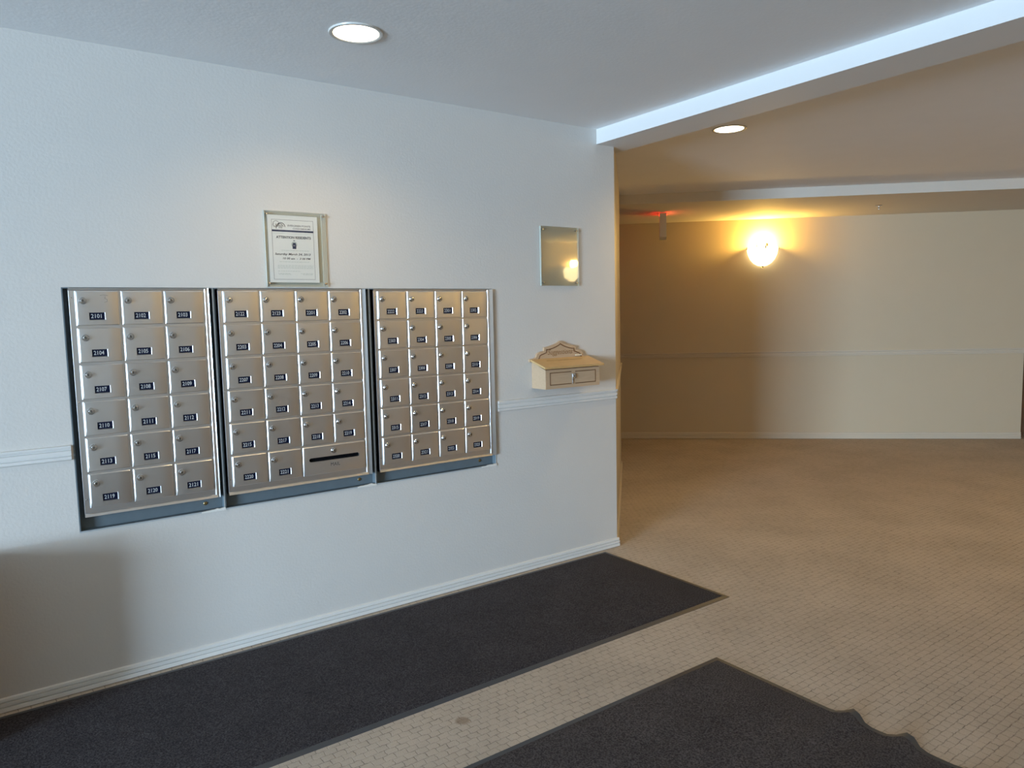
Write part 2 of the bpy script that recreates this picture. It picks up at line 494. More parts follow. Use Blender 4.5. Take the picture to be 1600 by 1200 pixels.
rn = (FE - C0).normalized(); rnorm = Vector((rn.y, -rn.x))      # faces the corridor
def wallstrip(name, A, B, out, z1, mat=M_WALL, th=0.12, z0=0.0):
    A, B, o = Vector(A), Vector(B), Vector(out)
    return struct(name, MB().prism([A[:], B[:], (B - o * th)[:], (A - o * th)[:]], z0, z1), mat)
wallstrip('wall_left_return', C0 + rnorm * 0.0, FE, rnorm, ZMID + 0.02, mat=M_HALL)
G = FE - D * 3.2
wallstrip('wall_hallway_side', FE, G, NN, ZMID + 0.02, mat=M_HALL)
BR = dn(6.752, NB)
wallstrip('wall_back', dn(-1.6, NB), BR, -NN, ZMID + 0.02, mat=M_HALL, th=0.14)
wallstrip('wall_hallway_end', dn(-1.6, NB + .1), dn(-1.6, 4.4), D, ZMID + 0.02, mat=M_HALL)
wallstrip('wall_front', (-8.2, -5.6), (10.8, -5.6), (0, 1), ZMID + 0.05, mat=M_REAR)
wallstrip('wall_right', (10.8, -5.75), (10.8, 3.0), (-1, 0), ZMID + 0.05)
# beyond the end of the back wall: a brown door in its casing, a little set back
J = BR + NN * 0.14
wallstrip('wall_back_right', J + D * 1.05, J + D * 3.2, -NN, ZMID + 0.02)
wallstrip('wall_back_header', J, J + D * 1.05, -NN, ZMID + 0.02, z0=2.06)
ddoor = MB()
ddoor.prism([(J + D * 0.0)[:], (J + D * 0.09)[:], (J + D * 0.09 + NN * .1)[:], (J + NN * .1)[:]], 0, 2.06)
ddoor.prism([(J + D * 0.96)[:], (J + D * 1.05)[:], (J + D * 1.05 + NN * .1)[:], (J + D * .96 + NN * .1)[:]], 0, 2.06)
ddoor.prism([(J + D * 0.09)[:], (J + D * 0.96)[:], (J + D * 0.96 + NN * .1)[:], (J + D * .09 + NN * .1)[:]], 2.0, 2.06)
dd = struct('door_1', ddoor, M_CASING)
slab = MB().prism([(J + D * .095 + NN * .05)[:], (J + D * .955 + NN * .05)[:], (J + D * .955 + NN * .09)[:], (J + D * .095 + NN * .09)[:]], 0.01, 1.995)
slab.build('door_slab', M_CASING, dd)
kp = J + D * .88 + NN * .02
MB().lathe([(0, -.03), (.018, -.028), (.026, -.012), (.024, .004), (.012, .012), (.011, .035)], (0, 0, 0), 'y', 16).build('door_knob', M_CHROME, dd, 40, (kp.x, kp.y, 1.0))

# entrance wall to the left, out of the frame: glazed, the daylight comes in here
ew = MB()
ew.box(WIN_X - .12, WIN_X, -5.75, WIN_Y0, 0, ZC); ew.box(WIN_X - .12, WIN_X, WIN_Y1, 0.1, 0, ZC)
ew.box(WIN_X - .12, WIN_X, WIN_Y0, WIN_Y1, WIN_Z1, ZC); ew.box(WIN_X - .12, WIN_X, WIN_Y0, WIN_Y1, 0, WIN_Z0)
struct('wall_entrance', ew, M_WALL)
fr = MB(); t = .05
for y0 in (WIN_Y0, (WIN_Y0 + WIN_Y1) / 2 - t / 2, WIN_Y1 - t):
    fr.box(WIN_X - .09, WIN_X - .03, y0, y0 + t, WIN_Z0, WIN_Z1)
for z0 in (WIN_Z0, WIN_Z1 - t):
    fr.box(WIN_X - .09, WIN_X - .03, WIN_Y0, WIN_Y1, z0, z0 + t)
win = struct('window_1', fr, M_LIP)
for k in range(2):
    y0 = WIN_Y0 + t + k * ((WIN_Y1 - WIN_Y0 - t) / 2)
    MB().box(WIN_X - .064, WIN_X - .058, y0, y0 + (WIN_Y1 - WIN_Y0) / 2 - 1.5 * t, WIN_Z0 + t, WIN_Z1 - t).build('pane', M_GLASS, win)

# beam across the ceiling where the lobby meets the corridor
be = MB().prism([(3.018, -5.7), (3.286, -5.7), (3.286, 0.125), (CX, -0.001), (3.018, -0.001)], ZB, ZMID + 0.06)
struct('trim_beam', be, M_BEAM)

# chair rails and baseboards
RT = 1.0
rail = [(0, RT - .058), (.006, RT - .058), (.010, RT - .054), (.010, RT - .043), (.0040, RT - .0415), (.0040, RT - .0375), (.012, RT - .036), (.012, RT - .020),
        (.0055, RT - .0185), (.0055, RT - .0145), (.013, RT - .013), (.015, RT - .006), (.015, RT), (0, RT)]
base = [(0, 0.003), (.013, 0.003), (.013, .012), (.012, .020), (.0060, .0205), (.0060, .0245), (.012, .025), (.0115, .038), (.0045, .0385), (.0045, .0425), (.0095, .043), (.007, .053), (0, .056)]
base_back = [(q[0] * 1.1, q[1] * 1.35) for q in base]
def run(name, prof, A, B, out, mat=M_TRIM):
    return struct(name, MB().sweep(prof, A, B, out), mat)
run('trim_1', rail, (-8.0, 0), (0.236, 0), (0, -1))
run('trim_2', rail, (2.266, 0), (CX + .0, 0), (0, -1))
run('trim_3', rail, C0, FE, rnorm, M_HTRIM)
run('trim_4', rail, dn(-1.5, NB), BR, -NN, M_HTRIM)
run('baseboard_left', base, (-8.0, 0), (CX + .013, 0), (0, -1))
run('baseboard_left_return', base, C0, FE, rnorm, M_HTRIM)
run('baseboard_back', base_back, dn(-1.5, NB), BR, -NN, M_HTRIM)

# ------------------------------------------------------------------ recessed downlights and wall sconces
def downlight(name, x, y, z, label, watts):
    t = empty(name, (x, y, z), label, 'ceiling light', 'recessed downlights')
    MB().lathe([(.0865, .004), (.0865, -.0035), (.092, -.0065), (.101, -.0055), (.1035, 0.0), (.1035, .004)], seg=48).build('trim_ring', M_TRIMRING, t, 40)
    MB().lathe([(.0, -.0035), (.045, -.0035), (.075, -.003), (.0865, -.0015), (.0865, .004)], seg=40).build('lamp_lens', M_LAMP, t, 60)
    ld = bpy.data.lights.new('downlight', 'SPOT'); ld.energy = watts; ld.color = (1.0, 0.68, 0.28)
    ld.spot_size = math.radians(150); ld.spot_blend = 0.9; ld.shadow_soft_size = 0.08
    lo = bpy.data.objects.new('downlight_beam', ld); COL.objects.link(lo); lo.parent = t; lo.location = (0, 0, -.09)
    return t
downlight('ceiling_downlight', 1.226, -0.632, ZC, 'round recessed downlight glowing in the lobby ceiling above the mailboxes', 20)
downlight('ceiling_downlight', 3.765, -0.372, ZMID, 'round recessed downlight glowing behind the ceiling beam', 40)
downlight('ceiling_downlight', 6.35, -2.55, ZMID, 'unseen round recessed downlight added far right to brighten the corridor', 50)  # added out of view to brighten the corridor floor

def sconce(name, P, out, z, label, watts):
    ang = math.atan2(out.y, out.x) + PI / 2            # local -y points out of the wall
    t = empty(name, (P.x, P.y, z), label, 'wall lamp', None, ang)
    prof = [(.012, -.205), (.05, -.198), (.095, -.172), (.132, -.13), (.157, -.075), (.168, -.02), (.17, 0.0), (.165, 0.0), (.15, -.07), (.12, -.13), (.05, -.185), (0.012, -.19)]
    MB().lathe(prof, seg=28, a0=PI, a1=2 * PI).build('glass_bowl', M_BOWL, t, 60)
    MB().box(-.06, .06, -.012, -.001, -.16, .05, .004).build('back_plate', M_CHROME, t)
    MB().lathe([(0, -.222), (.008, -.218), (.012, -.208), (.006, -.200), (0, -.199)], (0, -.02, 0), 'z', 12).build('finial', M_SCREW, t, 60)
    for a in (PI + .12, 1.5 * PI, 2 * PI - .12):
        c, s = math.cos(a) * .171, math.sin(a) * .171
        MB().box(c - .006, c + .006, s - .006, s + .006, -.022, .008, .002).build('clip', M_SCREW, t)
    ld = bpy.data.lights.new('sconce_bulb', 'POINT'); ld.energy = watts; ld.color = WARM; ld.shadow_soft_size = 0.05
    lo = bpy.data.objects.new('sconce_bulb', ld); COL.objects.link(lo); lo.parent = t; lo.location = (0, -.085, .045)
    return t
sconce('wall_sconce', dn(3.993, NB), -NN, 2.165, 'glowing half bowl glass sconce on the far back wall', 46)
for x in (2.4, 4.75, 7.5):
    sconce('wall_sconce', Vector((x, -5.6)), Vector((0, 1)), 2.2,
           {2.4: 'half bowl sconce behind the viewer, nearest the entrance', 4.75: 'half bowl sconce behind the viewer, middle of three', 7.5: 'half bowl sconce behind the viewer, farthest from the entrance'}[x], {2.4: 6, 4.75: 8, 7.5: 34}[x])

# exit sign, seen edge on, hanging from the soffit
EP = dn(2.84, 5.40)
va = math.atan2(EP.y + 3.334, EP.x)                       # long side runs away from us
ex = empty('exit_sign', (EP.x, EP.y, ZS), 'white exit sign seen edge on under the far ceiling, red glow either side', 'exit sign', None, va + .012)
MB().box(-.146, .146, -.024, .024, -.250, -.020).box(-.15, -.143, -.034, .034, -.255, -.018, .002).box(.143, .15, -.034, .034, -.255, -.018, .002) \
    .box(-.143, .143, -.034, .034, -.255, -.247).build('sign_housing', M_WHITEPL, ex)
MB().box(-.07, .07, -.042, .042, -.018, -.0005, .003).build('canopy', M_WHITEPL, ex)
for s in (-1, 1):
    g = text_mesh('EXIT', M_RED, width=.23, height=.15)
    o = link('lettering', g, ex, (0, s * .0246, -.14), (0, 0, 0 if s < 0 else PI))
    MB().box(-.12, .12, s * .0255 - .001, s * .0255 + .001, -.034, -.022).build('added_glow_strip', M_REDGLOW, ex)  # glowing strips added to throw the red onto the soffit

sp = empty('sprinkler_head', (7.318, .601, ZS), 'tiny sprinkler head on the far low ceiling right of the sconce', 'sprinkler')
MB().lathe([(0.0, -.006), (.03, -.005), (.034, -.0005), (.0, -.0005)], seg=20).build('escutcheon', M_CHROME, sp, 40)
MB().lathe([(.007, -.005), (.007, -.022), (.004, -.03), (.004, -.036), (.018, -.037), (.018, -.039), (0, -.039)], seg=14).build('deflector', M_CHROME, sp, 40)

# ------------------------------------------------------------------ mailboxes
DH = 0.1345
PZ = -0.0310          # number window centre below the door centre
def door_mesh(wd, hd):
    b = MB()
    r = .0095; x0, x1 = -wd / 2, wd / 2
    pw0, pw1 = -.0300, .0262
    prof = [(x0, 0.0)]
    for i in range(7):
        a = PI / 2 * i / 6
        prof.append((x0 + r * (1 - math.cos(a)), -.001 - r * math.sin(a)))
    yf = prof[-1][1]
    prof += [(pw0, yf), (pw1, yf), (x1 - .004, yf), (x1 - .0012, yf + .0012), (x1, yf + .004), (x1, 0.0)]
    pc = prof.index((pw0, yf))
    st = [(-hd / 2, 0), (-hd / 2, 1), (-hd / 2 + .0028, 2), (PZ - .0155, 2), (PZ + .0145, 2), (hd / 2 - .0028, 2), (hd / 2, 1), (hd / 2, 0)]
    vs = []
    for z, k in st:
        for x, y in prof:
            vs.append((x, 0.0 if k == 0 else (min(0.0, max(y, yf + .0028)) if k == 1 else y), z))
    n = len(prof); fs = []
    for k in range(len(st) - 1):
        for i in range(n - 1):
            if k == 3 and i == pc: continue
            fs.append((k * n + i, k * n + i + 1, (k + 1) * n + i + 1, (k + 1) * n + i))
    b.add(vs, fs)
    z0, z1 = st[3][0], st[4][0]
    o = [(pw0, yf, z0), (pw1, yf, z0), (pw1, yf, z1), (pw0, yf, z1)]
    q = yf + .0032
    inn = [(pw0 + .0004, q, z0 + .0020), (pw1 - .0026, q, z0 + .0020), (pw1 - .0026, q, z1 - .0004), (pw0 + .0004, q, z1 - .0004)]
    b.add(o + inn, [(i, (i + 1) % 4, 4 + (i + 1) % 4, 4 + i) for i in range(4)] + [(4, 5, 6, 7)])
    return b.mesh('door', M_ALU, 25), yf, q, (pw0 + .0004, pw1 - .0026, z0 + .0020, z1 - .0004)

def lock_mesh():
    b = MB()
    b.lathe([(.0142, 0.0), (.0142, -.0018), (.0120, -.0042), (.0088, -.0042), (.0086, -.0085), (.0072, -.0105), (.0, -.0108)], axis='y', seg=20)
    b.box(-.0012, .0012, -.0114, -.0108, -.0045, .0045, mi=1)
    return b.mesh('lock', [M_CHROME, M_DARK], 35)
LOCK = lock_mesh()

def make_door(wd):
    me, yf, q, r = door_mesh(wd, DH)
    pl = MB().box(r[0] + .0003, r[1] - .0002, q - .0009, q - .0001, r[2] + .0003, r[3] - .0003).mesh('number_plate', M_PLATE)
    return me, pl, yf, q, r

def slot_door_mesh(wd, hd, sw, sh, sz):
    """double door with a pill shaped posting slot cut through it"""
    r = .0095; x0, x1 = -wd / 2, wd / 2
    yf = -.001 - r
    b = MB()
    prof = [(x0, 0.0)]
    for i in range(7):
        a = PI / 2 * i / 6
        prof.append((x0 + r * (1 - math.cos(a)), -.001 - r * math.sin(a)))
    lft = len(prof)
    prof += [(x1 - .004, yf), (x1 - .0012, yf + .0012), (x1, yf + .004), (x1, 0.0)]
    st = [(-hd / 2, 0), (-hd / 2, 1), (-hd / 2 + .0028, 2), (hd / 2 - .0028, 2), (hd / 2, 1), (hd / 2, 0)]
    vs = []
    for z, k in st:
        for x, y in prof:
            vs.append((x, 0.0 if k == 0 else (min(0.0, max(y, yf + .0028)) if k == 1 else y), z))
    n = len(prof); fs = []
    for k in range(len(st) - 1):
        for i in range(n - 1):
            if k == 2 and i == lft - 1: continue
            fs.append((k * n + i, k * n + i + 1, (k + 1) * n + i + 1, (k + 1) * n + i))
    b.add(vs, fs)
    # face with the hole
    xa, xb = prof[lft - 1][0], prof[lft][0]; za, zb = st[2][0], st[3][0]
    pill = []
    for k in range(9):
        a = PI / 2 + PI * k / 8
        pill.append((-sw / 2 + sh / 2 + sh / 2 * math.cos(a), sz + sh / 2 * math.sin(a)))
    for k in range(9):
        a = -PI / 2 + PI * k / 8
        pill.append((sw / 2 - sh / 2 + sh / 2 * math.cos(a), sz + sh / 2 * math.sin(a)))
    L = pill[:9]; R = pill[9:]
    v3 = lambda p: (p[0], yf, p[1])
    b.add([v3(p) for p in [(xa, zb), (xa, za)] + L[::-1]], [list(range(2 + len(L)))])
    b.add([v3(p) for p in [(xb, za), (xb, zb)] + R[::-1]], [list(range(2 + len(R)))])
    b.add([v3(p) for p in [(xa, zb), L[0], R[-1], (xb, zb)]], [(0, 1, 2, 3)])
    b.add([v3(p) for p in [(xa, za), (xb, za), R[0], L[-1]]], [(0, 1, 2, 3)])
    m = len(pill)
    b.add([(p[0], yf, p[1]) for p in pill] + [(p[0], yf + .0103, p[1]) for p in pill], [(i, (i + 1) % m, m + (i + 1) % m, m + i) for i in range(m)], 0)
    back = MB().add([(p[0], yf + .0100, p[1]) for p in pill] , [list(range(m))])  # black sheet in place of the dark behind the slot
    return b.mesh('parcel_door', M_ALU, 25), back.mesh('mail_slot', M_DARK), yf

FACE_Y = -0.004       # front of the aluminium frame
ROW_T, ROW_P = 1.6015, 0.1449
HOUSE = [(OX0 + .0005, .8022), (.8026, 1.5248), (1.5252, OX1 - .0005)]
FRAME = [(.2665, .7825), (.820, 1.503), (1.546, 2.2425)]
COLS = [(.2855, .1590, 3), (.8375, .1587, 4), (1.5625, .1612, 4)]
NUMS = [['2101', '2102', '2103', '2104', '2105', '2106', '2107', '2108', '2109', '2110', '2111', '2112', '2113', '2115', '2117', '2119', '2120', '2121'],
        ['2122', '2123', '2201', '2202', '2203', '2204', '2205', '2206', '2207', '2208', '2209', '2210', '2211', '2212', '2213', '2214', '2215', '2217', '2218', '2219', '2220', '2221'],
        ['2222', '2223', '2301', '2302', '2303', '2304', '2305', '2306', '2307', '2308', '2309', '2310', '2311', '2312', '2313', '2314', '2315', '2317', '2318', '2319', '2320', '2321', '2322', '2323']]
LAB = ['brushed aluminium mailbox bank with three columns, numbered 2101 to 2121, leftmost in the wall',
       'brushed aluminium mailbox bank with the wide MAIL slot door, middle of the three',
       'brushed aluminium mailbox bank numbered 2222 to 2323, right one of the three']
ZF0, ZF1 = .7055, 1.6130
TILT = [(0.0, 0.004), (0.0, 0.002), (0.0, -0.002)]
for ui in range(3):
    h0, h1 = HOUSE[ui]; f0, f1 = FRAME[ui]; cx0, cp, nc = COLS[ui]
    U = empty('mailbox_bank', ((h0 + h1) / 2, 0.0, OZ0), LAB[ui], 'mailbox', 'mailbox banks set in the lobby wall')
    ox, oz = (h0 + h1) / 2, OZ0
    # housing: an open steel tray let into the wall
    b = MB(); z0, z1 = OZ0 + .0005, OZ1 - .0005
    b.box(h0 - ox, h1 - ox, .030, .034, z0 - oz, z1 - oz)
    b.box(h0 - ox, h0 + .004 - ox, -.001, .030, z0 - oz, z1 - oz); b.box(h1 - .004 - ox, h1 - ox, -.001, .030, z0 - oz, z1 - oz)
    b.box(h0 + .004 - ox, h1 - .004 - ox, -.001, .030, z1 - .004 - oz, z1 - oz); b.box(h0 + .004 - ox, h1 - .004 - ox, -.001, .030, z0 - oz, z0 + .004 - oz)
    hs = b.build('housing', M_STEEL, U)
    # paler lip where the tray meets the plaster, and the screw in the sill
    b = MB()
    b.box(h0 - ox, h1 - ox, -.0035, -.0008, z0 - .002 - oz, z0 + .0035 - oz)
    b.box(h1 - .0042 - ox, h1 - .0005 - ox, -.0022, -.0008, z0 - oz, z1 - oz)
    b.build('lip', M_LIP, hs)
    xs_ = h1 - (.075 if ui < 2 else .09)
    MB().lathe([(0, -.004), (.006, -.0035), (.0085, -.0012), (.0085, 0)], (xs_ - ox, .030, .032), 'y', 14).build('screw', M_SCREW, hs, 40)
    # torn paint at the lower right corner
    b = MB()
    rr = random.Random(ui)
    pts = [(h1 - .10 + .011 * k, z0 + rr.uniform(.001, .010) * (k / 9)) for k in range(10)]
    poly = [(h1 - .10, z0 - .003)] + [(h1 + .002, z0 - .004)] + [(p[0] - 0, p[1] + .003) for p in pts[::-1]]
    b.prism([(p[0] - ox, p[1] - oz) for p in poly], -.005, .004, ax='y')
    b.build('torn_paint', M_PAINTBEAD, hs)
    # aluminium front frame
    gx1 = cx0 + cp * nc
    b = MB()
    b.box(f0 - ox, f1 - ox, FACE_Y, .029, ZF0 - oz, ZF1 - oz, .0012)
    fo = b.build('front_frame', M_ALUF, U)
    # raised right-hand flange with a rounded bead, and the thin lips round the field of doors
    b = MB()
    prof = [(gx1 + .001, FACE_Y)]
    for k in range(9):
        a = PI * k / 8
        prof.append((gx1 + .001 + .0055 * (1 - math.cos(a)), FACE_Y - .0075 * math.sin(a)))
    b.prism([(p[0] - ox, p[1]) for p in prof], ZF0 + .012 - oz, ZF1 - .004 - oz)
    b.build('bead', M_ALUF, fo, 50)
    b = MB()
    b.prism([(gx1 + .0125 - ox, FACE_Y), (f1 - ox, FACE_Y), (f1 - ox, FACE_Y - (.0052, .0072, .0098)[ui])], ZF0 - oz, ZF1 - oz)
    b.build('side_flange', M_ALUF, fo)
    b = MB()
    b.prism([(FACE_Y, ZF0 - oz), (FACE_Y - .006, ZF0 - oz), (FACE_Y - .004, ZF0 + .010 - oz), (FACE_Y, ZF0 + .013 - oz)], f0 - ox, gx1 + .012 - ox, ax='x')
    b.build('edge_lip', M_ALUF, fo)
    b = MB()
    b.prism([(FACE_Y, ZF1 - oz), (FACE_Y - .005, ZF1 - oz), (FACE_Y - .004, ZF1 - .008 - oz), (FACE_Y, ZF1 - .010 - oz)], f0 - ox, gx1 + .012 - ox, ax='x')
    b.build('edge_lip', M_ALUF, fo)
    for zz in (1.575, 1.165, .775):
        rv = MB().lathe([(0, -.002), (.002, -.0016), (.0028, 0)], (f0 + .009 - ox, FACE_Y, zz - oz), 'y', 10)
        rv.build('rivet', M_CHROME, fo, 40)
    # doors
    wd = cp - .0085
    me, pl, yf, q, r = make_door(wd)
    proto = None
    for k, num in enumerate(NUMS[ui]):
        row, c = divmod(k, nc)
        loc = (cx0 + cp * c + .001 + wd / 2 - ox, FACE_Y - .0003, ROW_T - ROW_P * row - DH / 2 - .001 - oz)
        if proto is None:
            proto = link('door', me, U)
            link('lock', LOCK, proto, (-wd / 2 + .0265, yf, .0300))
            link('number_plate', pl, proto)
            dobj = proto
        else:
            dobj = proto.copy(); COL.objects.link(dobj); dobj.parent = U
            for ch in list(proto.children):
                if ch.name.startswith('number.') or ch.name == 'number' or ch.name.startswith('scratch'): continue
                cc = ch.copy(); COL.objects.link(cc); cc.parent = dobj
        dobj.location = loc
        rr = random.Random(ui * 100 + k)
        dobj.rotation_euler = (rr.gauss(0, .003), 0, rr.gauss(0, .004))
        for ch in dobj.children:
            if ch.name.startswith('lock'):
                ch.rotation_euler = (0, rr.uniform(-.5, .5), 0)
        tm = text_mesh(num, M_DIGIT, width=.0365, height=.0165, bold=.012)
        link('number', tm, dobj, ((r[0] + r[1]) / 2 - .0025, q - .0012, (r[2] + r[3]) / 2))
        if num == '2101':
            b = MB()
            for s in ([(.012, .050), (.022, .052), (.040, .049)], [(.030, .046), (.028, .038), (.036, .035), (.036, .026), (.026, .023)]):
                for a_, c_ in zip(s, s[1:]):
                    b.tube([(a_[0], yf - .0001, a_[1]), (c_[0], yf - .0001, c_[1])], .0005, 5)
            tag(b.build('scratch_mark', M_SCRATCH, dobj), 'faint handwritten scratch on the door')
    if ui == 1:
        wd2 = cp * 2 - .0085
        sm, bk, yf2 = slot_door_mesh(wd2, DH, .250, .0185, .005)
        cxx = cx0 + cp * 2 + .001 + wd2 / 2
        so = link('parcel_door', sm, U, (cxx - ox, FACE_Y - .0003, ROW_T - ROW_P * 5 - DH / 2 - .001 - oz))
        tag(so, 'wide aluminium door with black posting slot marked MAIL')
        link('mail_slot', bk, so)
        link('lock', LOCK, so, (-.003, yf2, .040))
        link('lettering', text_mesh('MAIL', M_STAMP, width=.046, height=.0165), so, (.002, yf2 - .0002, -.026))

# ------------------------------------------------------------------ notice above the mailboxes
def sheet(b, x0, x1, y0, y1, z0, z1):
    """acrylic sheet: clear faces, frosted-looking edges"""
    b.add([(x0, y0, z0), (x1, y0, z0), (x1, y0, z1), (x0, y0, z1)], [(0, 1, 2, 3)], 0)
    b.add([(x0, y1, z0), (x1, y1, z0), (x1, y1, z1), (x0, y1, z1)], [(0, 1, 2, 3)], 0)
    b.add([(x0, y0, z0), (x1, y0, z0), (x1, y1, z0), (x0, y1, z0)], [(0, 1, 2, 3)], 1)
    b.add([(x0, y0, z1), (x1, y0, z1), (x1, y1, z1), (x0, y1, z1)], [(0, 1, 2, 3)], 1)
    b.add([(x0, y0, z0), (x0, y0, z1), (x0, y1, z1), (x0, y1, z0)], [(0, 1, 2, 3)], 1)
    b.add([(x1, y0, z0), (x1, y0, z1), (x1, y1, z1), (x1, y1, z0)], [(0, 1, 2, 3)], 1)
    return b
NX0, NX1, NZ0, NZ1 = 1.034, 1.318, 1.6215, 1.958
ncx, ncz = (NX0 + NX1) / 2, (NZ0 + NZ1) / 2
nh = empty('acrylic_sign_holder', (ncx, 0, NZ0), 'clear acrylic holder with white notice inside, on the wall just above the mailboxes', 'sign holder')
hw, hh = (NX1 - NX0) / 2, NZ1 - NZ0
sheet(MB(), -hw, hw, -.006, -.002, 0, hh).build('back_sheet', [M_ACRYL, M_ACEDGE], nh)
sheet(MB(), -hw, hw - .022, -.013, -.0095, .002, hh - .006).build('front_sheet', [M_ACRYL, M_ACEDGE], nh)
for x in (-hw + .012, hw - .012):
    for z in (.014, hh - .014):
        MB().lathe([(0, -.0155), (.005, -.0150), (.0055, -.0135), (.004, -.013), (.004, -.001)], (x, 0, z), 'y', 12).build('standoff_screw', M_CHROME, nh, 40)
PX0, PX1, PZ0, PZ1 = 1.049, 1.2775, 1.6405, 1.9400
pcx, pcz = (PX0 + PX1) / 2, (PZ0 + PZ1) / 2
pw, ph = PX1 - PX0, PZ1 - PZ0
np_ = MB().box(-pw / 2, pw / 2, -.0004, .0004, -ph / 2, ph / 2).build('paper_notice', M_PAPER, None, None, (pcx, -.0078, pcz))
tag(np_, 'white printed residents notice with navy band in clear acrylic holder', 'notice')
IY = -.0007
def rect(b, x0, x1, z0, z1):
    return b.add([(x0, IY, z0), (x1, IY, z0), (x1, IY, z1), (x0, IY, z1)], [(0, 1, 2, 3)])
def pu(u): return -pw / 2 + u * pw
def pv(v): return ph / 2 - v * ph
b = MB(); bx0, bx1, bz0, bz1 = pu(.075), pu(.915), pv(.955), pv(.065); lw = .0014
rect(b, bx0, bx1, bz0, bz0 + lw); rect(b, bx0, bx1, bz1 - lw, bz1); rect(b, bx0, bx0 + lw, bz0, bz1); rect(b, bx1 - lw, bx1, bz0, bz1)
b.build('printed_border', M_INKPALE, np_)
b = MB(); rect(b, bx0, bx1, pv(.245), pv(.217)); b.build('printed_band', M_INKBLUE, np_)
b = MB(); rect(b, bx0 + .004, bx1 - .003, pv(.270), pv(.266)); b.build('printed_rule', M_INKLIGHT, np_)
def txt(s, u, v, wfrac, h, mat, shear=0, bold=0):
    o = link('printed_text', text_mesh(s, mat, width=wfrac * pw, height=h, shear=shear, bold=bold), np_, (pu(u), IY, pv(v)))
    return o
txt('EVERGREEN POINTE', .625, .150, .46, .0085, M_INKPALE, bold=.02)
txt('CONDOMINIUMS', .675, .192, .36, .0075, M_INKPALE, bold=.02)
txt('ATTENTION RESIDENTS', .505, .325, .70, .0115, M_INK, bold=.03)
b = MB()          # the little crest: a tree and an arched doorway
def arc(b, cx, cz, r0, r1, a0, a1, n=14):
    vs = []
    for i in range(n + 1):
        a = a0 + (a1 - a0) * i / n
        vs += [(cx + r0 * math.cos(a), IY, cz + r0 * math.sin(a)), (cx + r1 * math.cos(a), IY, cz + r1 * math.sin(a))]
    return b.add(vs, [(2 * i, 2 * i + 2, 2 * i + 3, 2 * i + 1) for i in range(n)])
arc(b, pu(.165), pv(.130), .0125, .0140, 0, 2 * PI); arc(b, pu(.135), pv(.150), .0075, .0088, PI * .6, PI * 1.7)
arc(b, pu(.26), pv(.172), .0165, .0195, 0, PI); arc(b, pu(.245), pv(.172), .012, .0145, 0, PI)
for u in (.225, .25, .275): rect(b, pu(u) - .0012, pu(u) + .0012, pv(.195), pv(.145))
rect(b, pu(.165) - .0015, pu(.165) + .0015, pv(.2), pv(.13))
b.build('printed_crest', M_INK, np_)
b = MB(); arc(b, pu(.51), pv(.43), .0, .0140, 0, 2 * PI, 20); b.build('printed_disc', M_INKLIGHT, np_)
b = MB(); IY -= .0002
rect(b, pu(.51) - .0085, pu(.51) + .0085, pv(.495), pv(.425)); rect(b, pu(.51) - .0065, pu(.51) + .0065, pv(.425), pv(.405)); rect(b, pu(.51) - .004, pu(.51) + .004, pv(.375), pv(.365))
b.build('printed_picture', M_INKBLUE, np_)
b = MB(); IY -= .0002
rect(b, pu(.51) - .005, pu(.51) + .004, pv(.455), pv(.437)); b.build('picture_window', M_INKPALE, np_)
IY = -.0007
txt('Saturday March 24, 2013', .475, .580, .72, .0125, M_INK, .25, .02)
txt('10 00 am  -  3 00 PM', .55, .640, .56, .0090, M_INK, .2, .02)
b = MB(); rr = random.Random(3)
def dashes(b, u0, u1, v, h=.0018):
    u = u0
    while u < u1:
        l = rr.uniform(.02, .06); rect(b, pu(u), pu(min(u + l, u1)), pv(v) - h / 2, pv(v) + h / 2); u += l + rr.uniform(.008, .014)
dashes(b, .25, .80, .520); dashes(b, .2, .8, .690)
for v in (.745, .765, .785): dashes(b, .16, .88, v)
dashes(b, .16, .62, .83); dashes(b, .16, .40, .865); dashes(b, .18, .42, .88); dashes(b, .62, .88, .865); dashes(b, .66, .86, .88)
o = b.build('faint_print_lines', M_INKLIGHT, np_); o['kind'] = 'stuff'

# ------------------------------------------------------------------ empty acrylic plate
AX0, AX1, AZ0, AZ1 = 2.578, 2.856, 1.635, 1.969
ah = empty('acrylic_plate', ((AX0 + AX1) / 2, 0, AZ0), 'empty clear acrylic plate with corner screws on the wall above wooden box', 'sign holder')
hw, hh = (AX1 - AX0) / 2, AZ1 - AZ0
sheet(MB(), -hw, hw, -.007, -.003, 0, hh).build('back_sheet', [M_PLAQUE, M_ACEDGE], ah)
sheet(MB(), -hw, hw, -.014, -.010, 0, hh).build('front_sheet', [M_PLAQUE, M_ACEDGE], ah)
for x in (-hw + .016, hw - .016):
    for z in (.016, hh - .016):
        MB().lathe([(0, -.0175), (.005, -.0170), (.006, -.0145), (.004, -.014), (.004, -.001)], (x, 0, z), 'y', 12).build('standoff_screw', M_CHROME, ah, 40)

